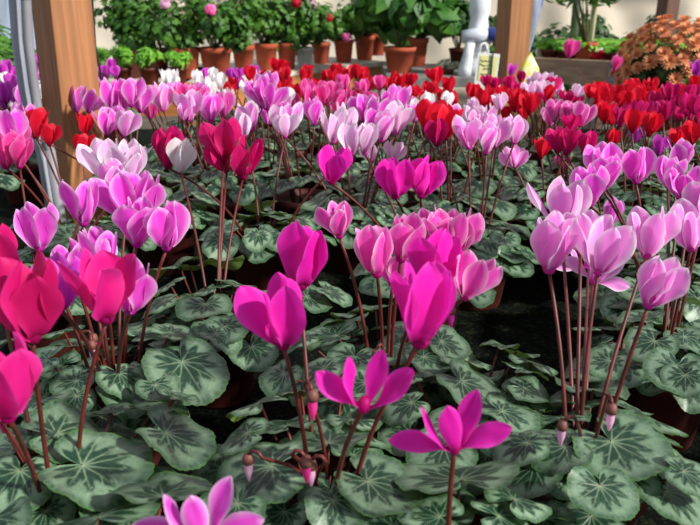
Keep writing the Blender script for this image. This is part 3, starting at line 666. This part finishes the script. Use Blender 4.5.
for s in (-1, 1): MB().box((s * .25, 0, (T - .01) / 2), (.04, .12, T - .01)).build('leg', PLANKO, e, False)
tag(e, 'narrow board on legs carrying the four small herb pots', 'shelf')

# ---------------------------------------------------------------- grey bench in the middle
p0, p1 = XY(386, 4.8)[0], XY(512, 4.8)[0]
e = empty('grey_bench', (0, 0, 0)); tag(e, 'dusty grey bench under the two broad-leaved plants and the white sprayer', 'bench')
MB().box(((p0 + p1) / 2, 5.24, T - .03), (p1 - p0, .88, .06)).build('bench_top', GREYB, e, False, .006)
for xx in (p0 + .05, p1 - .05):
    for yy in (4.9, 5.58): MB().box((xx, yy, (T - .06) / 2), (.06, .06, T - .06)).build('leg', METAL, e, False)
for i, (px, Y, r, h, cx, cz, n, lab) in enumerate(((398, 5.1, .105, .16, -.03, .36, 300, 'broad-leaved plant in the wide terracotta pot, left end of the grey bench'), (414, 5.5, .085, .19, .10, .36, 330, 'drooping broad-leaved plant in the narrow pot behind the wide one'))):
    X, _ = XY(px, Y); e = empty('broad_leaved_plant', (X, Y, T)); a, b = bpot(r, h, TERRA); obj('pot', a, e); obj('soil', b, e)
    foliage('foliage', G2, e, (cx, 0, cz + .03), (.33 if i else .27, .22, .22), n, .062, 'ovate', 90 + i, up=.3)
    branches('stems', GSTEM, e, h * .84, (cx, 0, cz), (.25, .2, .2), 9, .008, i + 50); tag(e, lab, 'potted plant')
X, _ = XY(455, 5.5); e = empty('shrub', (X, 5.5, T)); a, b = bpot(.07, .12, BPOT); obj('pot', a, e); obj('soil', b, e)
foliage('foliage', G3, e, (0, 0, .3), (.22, .15, .17), 420, .032, 'round', 95); branches('stems', GSTEM, e, .1, (0, 0, .3), (.2, .2, .15), 7, .006, 95)
tag(e, 'dark green small-leaved shrub behind the white sprayer', 'potted plant')
X, _ = XY(446, 4.95); e = empty('silvery_plant', (X, 4.95, T)); a, b = bpot(.04, .04, BPOT); obj('pot', a, e); obj('soil', b, e)
foliage('foliage', mat('silver_leaf', (176, 178, 150), (140, 146, 118), 20, .7), e, (0, 0, .06), (.085, .08, .035), 150, .016, 'long', 96); tag(e, 'tiny silvery plant low at the front of the grey bench', 'potted plant')
# white sprayer
X, _ = XY(473, 4.98); e = empty('sprayer', (X, 4.98, T))
WP = mat('white_sprayer_plastic', (226, 230, 234), (206, 212, 218), 9, .4); BP_ = mat('navy_plastic', (38, 52, 120), rough=.4); YP = mat('yellow_plastic', (226, 196, 50), rough=.5)
MB().lathe([(.0, 0), (.075, .0), (.085, .01), (.08, .06), (.062, .12), (.060, .2), (.066, .25), (.062, .30), (.055, .34), (.066, .38), (.066, .47), (.055, .49), (0, .5)], 20).build('tank', WP, e)
mb = MB().tube([(-.115, -.08, .232), (-.11, -.08, .232), (-.03, -.08, .245), (.04, -.08, .245)], [.030, .040, .042, .040], 14); mb.build('pump_barrel', mat('pale_grey_plastic', (196, 202, 212), rough=.35), e)
MB().tube([(.04, -.08, .245), (.05, -.08, .245), (.12, -.08, .245), (.14, -.08, .245)], [.038, .046, .046, .034], 14).build('pump_collar', BP_, e)
MB().tube([(-.06, -.085, .20), (-.07, -.09, .12), (-.085, -.09, .05), (-.09, -.09, .0)], [.03, .034, .04, .045], 12).build('grip', WP, e)
MB().tube([(.0, -.10, .10), (-.01, -.12, .14), (0.0, -.12, .19), (.03, -.1, .20), (.05, -.09, .15), (.05, -.09, .05)], .008, 8).build('handle_loop', WP, e)
MB().box((.125, -.02, .16), (.03, .06, .13)).build('yellow_clip', YP, e, False, .006)
tag(e, 'white sprayer with a navy collar and yellow clip behind the card', 'sprayer')

# ---------------------------------------------------------------- planked bench at right with seedling pots
q0, q1 = PY(522, 57, 5.1), PY(618, 60, 4.6); a = Vector((q0.x - .02, q0.y, 0)); b = Vector((q1.x + .9, 4.3, 0))
ZR = q0.z
e = empty('planked_bench', (0, 0, 0)); tag(e, 'bench edged with weathered planks beyond the red cyclamens', 'bench')
slab(MB(), a, b, .04, ZR - .155, ZR).build('front_plank', PLANKG, e, False, .004); slab(MB(), a, b, 1.0, ZR - .08, ZR - .03, .04).build('bench_top', GREYB, e, False)
d = (b - a).normalized()
for f in (.03, .33, .7, .97):
    pp = a.lerp(b, f); MB().box((pp.x, pp.y + .12, (ZR - .08) / 2), (.06, .06, ZR - .08)).build('leg', METAL, e, False)
slab(MB(), a.lerp(b, .36), a.lerp(b, .40), .012, ZR - .15, ZR + .0, -.014).build('metal_bracket', METAL, e, False)
nrm = Vector((-d.y, d.x, 0))
SL = ['leftmost small seedling pot on the planked bench', 'second seedling pot from the left on the planked bench', 'third seedling pot, left of the bushy tall plant', 'fourth seedling pot, close to the pale stake', 'seedling pot right of the pale stake on the planked bench', 'seedling pot with bright leaves behind the bronze chrysanthemum edge', 'rightmost of the bright seedling pots on the planked bench']
for i in range(7):
    pp = a.lerp(b, .10 + i * .068 + (.05 if i > 2 else 0)) + nrm * .14; e = empty('seedling_pot', (pp.x, pp.y, ZR - .03)); A2, B2 = bpot(.062, .075, BPOT); obj('pot', A2, e); obj('soil', B2, e)
    foliage('foliage', G4, e, (0, 0, .105), (.10, .10, .04), 170, .02, 'round', 120 + i, up=1.0); tag(e, SL[i], 'potted plant', 'seedling pots on the planked bench')
for i in range(4):
    pp = a.lerp(b, .10 + i * .13) + nrm * .5; e = empty('seedling_tray', (pp.x, pp.y, ZR - .03)); MB().box((0, 0, .03), (.3, .34, .06)).build('tray', BPOT, e, False)
    foliage('foliage', G4, e, (0, 0, .10), (.20, .2, .04), 420, .022, 'round', 140 + i, up=1.0)
    tag(e, ['leftmost', 'second', 'third', 'rightmost'][i] + ' tray of bright green seedlings behind the small pots', 'seedling tray', 'seedling trays on the planked bench')
# tall plant with two stakes
pp = PY(586, 60, 4.98); e = empty('staked_plant', (pp.x, 5.02, ZR - .03)); A2, B2 = bpot(.075, .13, TERRA); obj('pot', A2, e); obj('soil', B2, e)
foliage('foliage', G2, e, (-.03, 0, .44), (.26, .2, .16), 260, .032, 'long', 160, up=.1); branches('stems', GSTEM, e, .1, (-.03, 0, .42), (.2, .15, .15), 9, .006, 9)
tag(e, 'tall narrow-leaved plant in a terracotta pot beside the pale stake', 'potted plant')
pp = PY(600, 60, 4.90); tag(MB().tube([(pp.x, 5.15, ZR - .03), (pp.x + .015, 5.15, ZR + .5), (pp.x + .02, 5.15, 1.9)], .02, 8).build('stake', mat('pale_stake_wood', (226, 214, 190), (196, 180, 150), 20, .7, stretch=(3, 3, .2))), 'pale upright stake just right of the staked narrow-leaved plant', 'stake')
pp = PY(578, 60, 5.3); tag(MB().tube([(pp.x, 5.45, ZR - .03), (pp.x - .01, 5.45, 1.9)], .028, 8).build('stake', METAL), 'grey metal upright behind the narrow-leaved plant on the planked bench', 'stake')
e = empty('flower_bag', (PY(607, 57, 4.8).x, 4.98, ZR - .03)); foliage('petals', PM['D'], e, (0, 0, .05), (.05, .05, .05), 60, .02, 'round', 161)
MB().lathe([(0, 0), (.04, 0), (.06, .05), (.045, .09), (0, .095)], 12, (.03, .03, 0)).build('white_wrap', WPOT, e); tag(e, 'small red and white bunch at the foot of the pale stake', 'bouquet')
# background greenery beyond the benches
BGS = [(540, 6.6, .30, .50, 'dark bush against the film wall, nearest the middle post'), (572, 7.3, .30, .62, 'dark green bush behind the narrow-leaved plant'), (618, 6.8, .30, .50, 'dark bush between the pale stake and far post'), (648, 7.3, .30, .55, 'bush directly left of the dark far post'), (690, 6.4, .30, .62, 'light leafy bush at the top right corner, right of the far post'), (500, 7.4, .3, .5, 'bush far back between the sprayer and the middle post')]
for i, (px, Y, rr, hh, lab) in enumerate(BGS):
    X, _ = XY(px, Y); e = empty('bush', (X, Y, 0)); foliage('foliage', G3, e, (0, 0, T - .06), (rr, .3, .36), 900, .036, 'round', 200 + i, up=.2)
    branches('stems', GSTEM, e, 0, (0, 0, T - .1), (rr * .8, .2, .3), 8, .012, i); tag(e, lab, 'bush')
X, _ = XY(2, 3.6); e = empty('bush', (X, 3.6, 0)); foliage('foliage', G1, e, (0, 0, T + .18), (.28, .3, .26), 800, .03, 'lobe', 220); branches('stems', GSTEM, e, 0, (0, 0, T + .1), (.2, .2, .2), 8, .01, 2); tag(e, 'bright green bush beyond the purple flowers at the left edge', 'bush')

# hanging plastic bags behind the middle post
def bag(name, px0, px1, y0, y1, Y, m, label, seed, cat='bag', wig=.02):
    R = random.Random(seed); nu, nv = 22, 16; V = []; F = []
    a_, b_ = PY(px0, y0, Y), PY(px1, y1, Y); cx, w_ = (a_.x + b_.x) / 2, (b_.x - a_.x) / 2; zt, zb = a_.z, (T + .001 if y1 == 90 else b_.z)
    for i in range(nv + 1):
        v = i / nv; z = zt + (zb - zt) * v; ww = w_ * (.55 + .6 * math.sin(math.pi * min(1, v * .85 + .1)) ) * (1 - .5 * v ** 5) * (min(1, v * 5 + .15) if cat == 'wrapper' else 1)
        for j in range(nu):
            q = 2 * math.pi * j / nu; k = 1 + .16 * math.sin(3 * q + v * 3 + seed) + .1 * math.sin(7 * q - v * 5)
            V.append((cx + ww * k * math.cos(q), Y + ww * .6 * k * math.sin(q), z))
    for i in range(nv):
        for j in range(nu): F.append((i * nu + j, i * nu + (j + 1) % nu, (i + 1) * nu + (j + 1) % nu, (i + 1) * nu + j))
    F += [tuple(range(nu)), tuple(nv * nu + j for j in range(nu))[::-1]]
    return tag(obj(name, mesh(name, V, F, [m])), label, cat)
BAGM = translucent(mat('cloudy_plastic', (196, 206, 220), (150, 166, 192), 14, .3, .4), .4)
bag('plastic_sack', 522, 536, -30, 52, 3.35, BAGM, 'cloudy white plastic sack hanging behind the middle post', 3)
bag('plastic_sack', 534, 541, -30, 18, 3.50, mat('blue_plastic', (44, 82, 190), (30, 60, 150), 20, .35), 'blue plastic sack hanging right of the cloudy white one', 5)
YB = mat('yellow_wrapper', (236, 218, 60), (240, 236, 180), 16, .5, .2, lo=.45, hi=.6)
bag('yellow_wrapper', 521, 536, 52, 90, 2.86, YB, 'crumpled yellow and white wrapper low beside the middle post', 8, 'wrapper')
MB()
# ---------------------------------------------------------------- card on a stick
c0, c1 = PY(478, 92, 2.66), PY(505, 53, 2.66); cw, ch = (c1.x - c0.x) * .9, (c1.z - c0.z)
e = empty('price_card', ((c0.x + c1.x) / 2 - .034, 2.66, T)); z0 = c0.z - T
MB().box((0, 0, z0 + ch / 2), (cw, .002, ch)).build('card', mat('card_white', (228, 232, 226), rough=.6), e, False)
MB().box((.002, -.002, z0 + ch * .62), (cw * .80, .001, ch * .62)).build('yellow_panel', mat('card_yellow', (222, 222, 130), (232, 232, 176), 14, .6), e, False)
MB().tube([(.014, -.006, .0), (.014, -.006, z0 + ch * .5), (.012, -.006, z0 + ch)], .003, 8).build('stick', mat('dark_green_stick', (20, 50, 44), rough=.5), e)
mb = MB(); R = random.Random(2)
for zz, ww in ((.80, .30), (.70, .34), (.60, .14), (.46, .26)):
    mb.tube([(-.004 + cw * ww * (k / 14 - .5) * 2 * .9, -.0035, z0 + ch * zz + R.uniform(-.0035, .0035)) for k in range(15)], .0009, 4)
mb.build('handwriting', mat('green_ink', (70, 96, 50), rough=.7), e)
e.rotation_euler = (0, math.radians(4), 0); tag(e, 'white and yellow card on a dark stick left of the middle post', 'sign')

# ---------------------------------------------------------------- bronze chrysanthemum
def mum_me(seed):
    R = random.Random(seed); V = []; F = []
    for k, (n, tl, rr) in enumerate(((15, .25, 1), (13, .6, .85), (10, .95, .62), (6, 1.3, .35))):
        for i in range(n):
            a = 2 * math.pi * i / n + k * .4 + R.uniform(-.1, .1); L_ = .024 * rr; b_ = len(V); ca, sa = math.cos(a), math.sin(a)
            for r, w_ in ((.1, .0016), (.6, .0036), (1, .0014)):
                z = math.sin(tl) * L_ * r - .006 * r * r * (k == 0); x = math.cos(tl) * L_ * r
                for s in (-1, 1): V.append((x * ca - s * w_ * sa, x * sa + s * w_ * ca, z + .001 * k))
            F += [(b_, b_ + 1, b_ + 3, b_ + 2), (b_ + 2, b_ + 3, b_ + 5, b_ + 4)]
    return mesh('flower', V, F, [BRONZE])
MU = [mum_me(i) for i in range(3)]
cc = PY(672, 62, 2.72); e = empty('potted_chrysanthemum', (cc.x, 2.72, T)); A2, B2 = bpot(.11, .15, TERRA); obj('pot', A2, e); obj('soil', B2, e)
foliage('foliage', G5, e, (0, 0, cc.z - T - .05), (.165, .165, .13), 1000, .021, 'lobe', 300, up=.5); branches('stems', GSTEM, e, .12, (0, 0, cc.z - T - .08), (.16, .16, .12), 12, .004, 8)
R = random.Random(5); k = 0
for i in range(96):
    z = 1 - (i + .5) / 96 * 1.15; a = i * 2.39996; rr = math.sqrt(max(0, 1 - z * z)); d = Vector((rr * math.cos(a), rr * math.sin(a), max(z, -.1)))
    if d.z < .25 and R.random() < .3: continue
    p = Vector((d.x * .185, d.y * .185, cc.z - T - .04 + d.z * .175 + R.uniform(-.012, .012))); 
    q = (d + Vector((0, 0, .4))).to_track_quat('Z', 'Y').to_matrix().to_4x4()
    obj('flower', MU[i % 3], e, Matrix.Translation(p) @ q @ Matrix.Scale(R.uniform(1.0, 1.35), 4))
tag(e, 'large dome of small bronze-orange chrysanthemums at the upper right', 'potted plant')
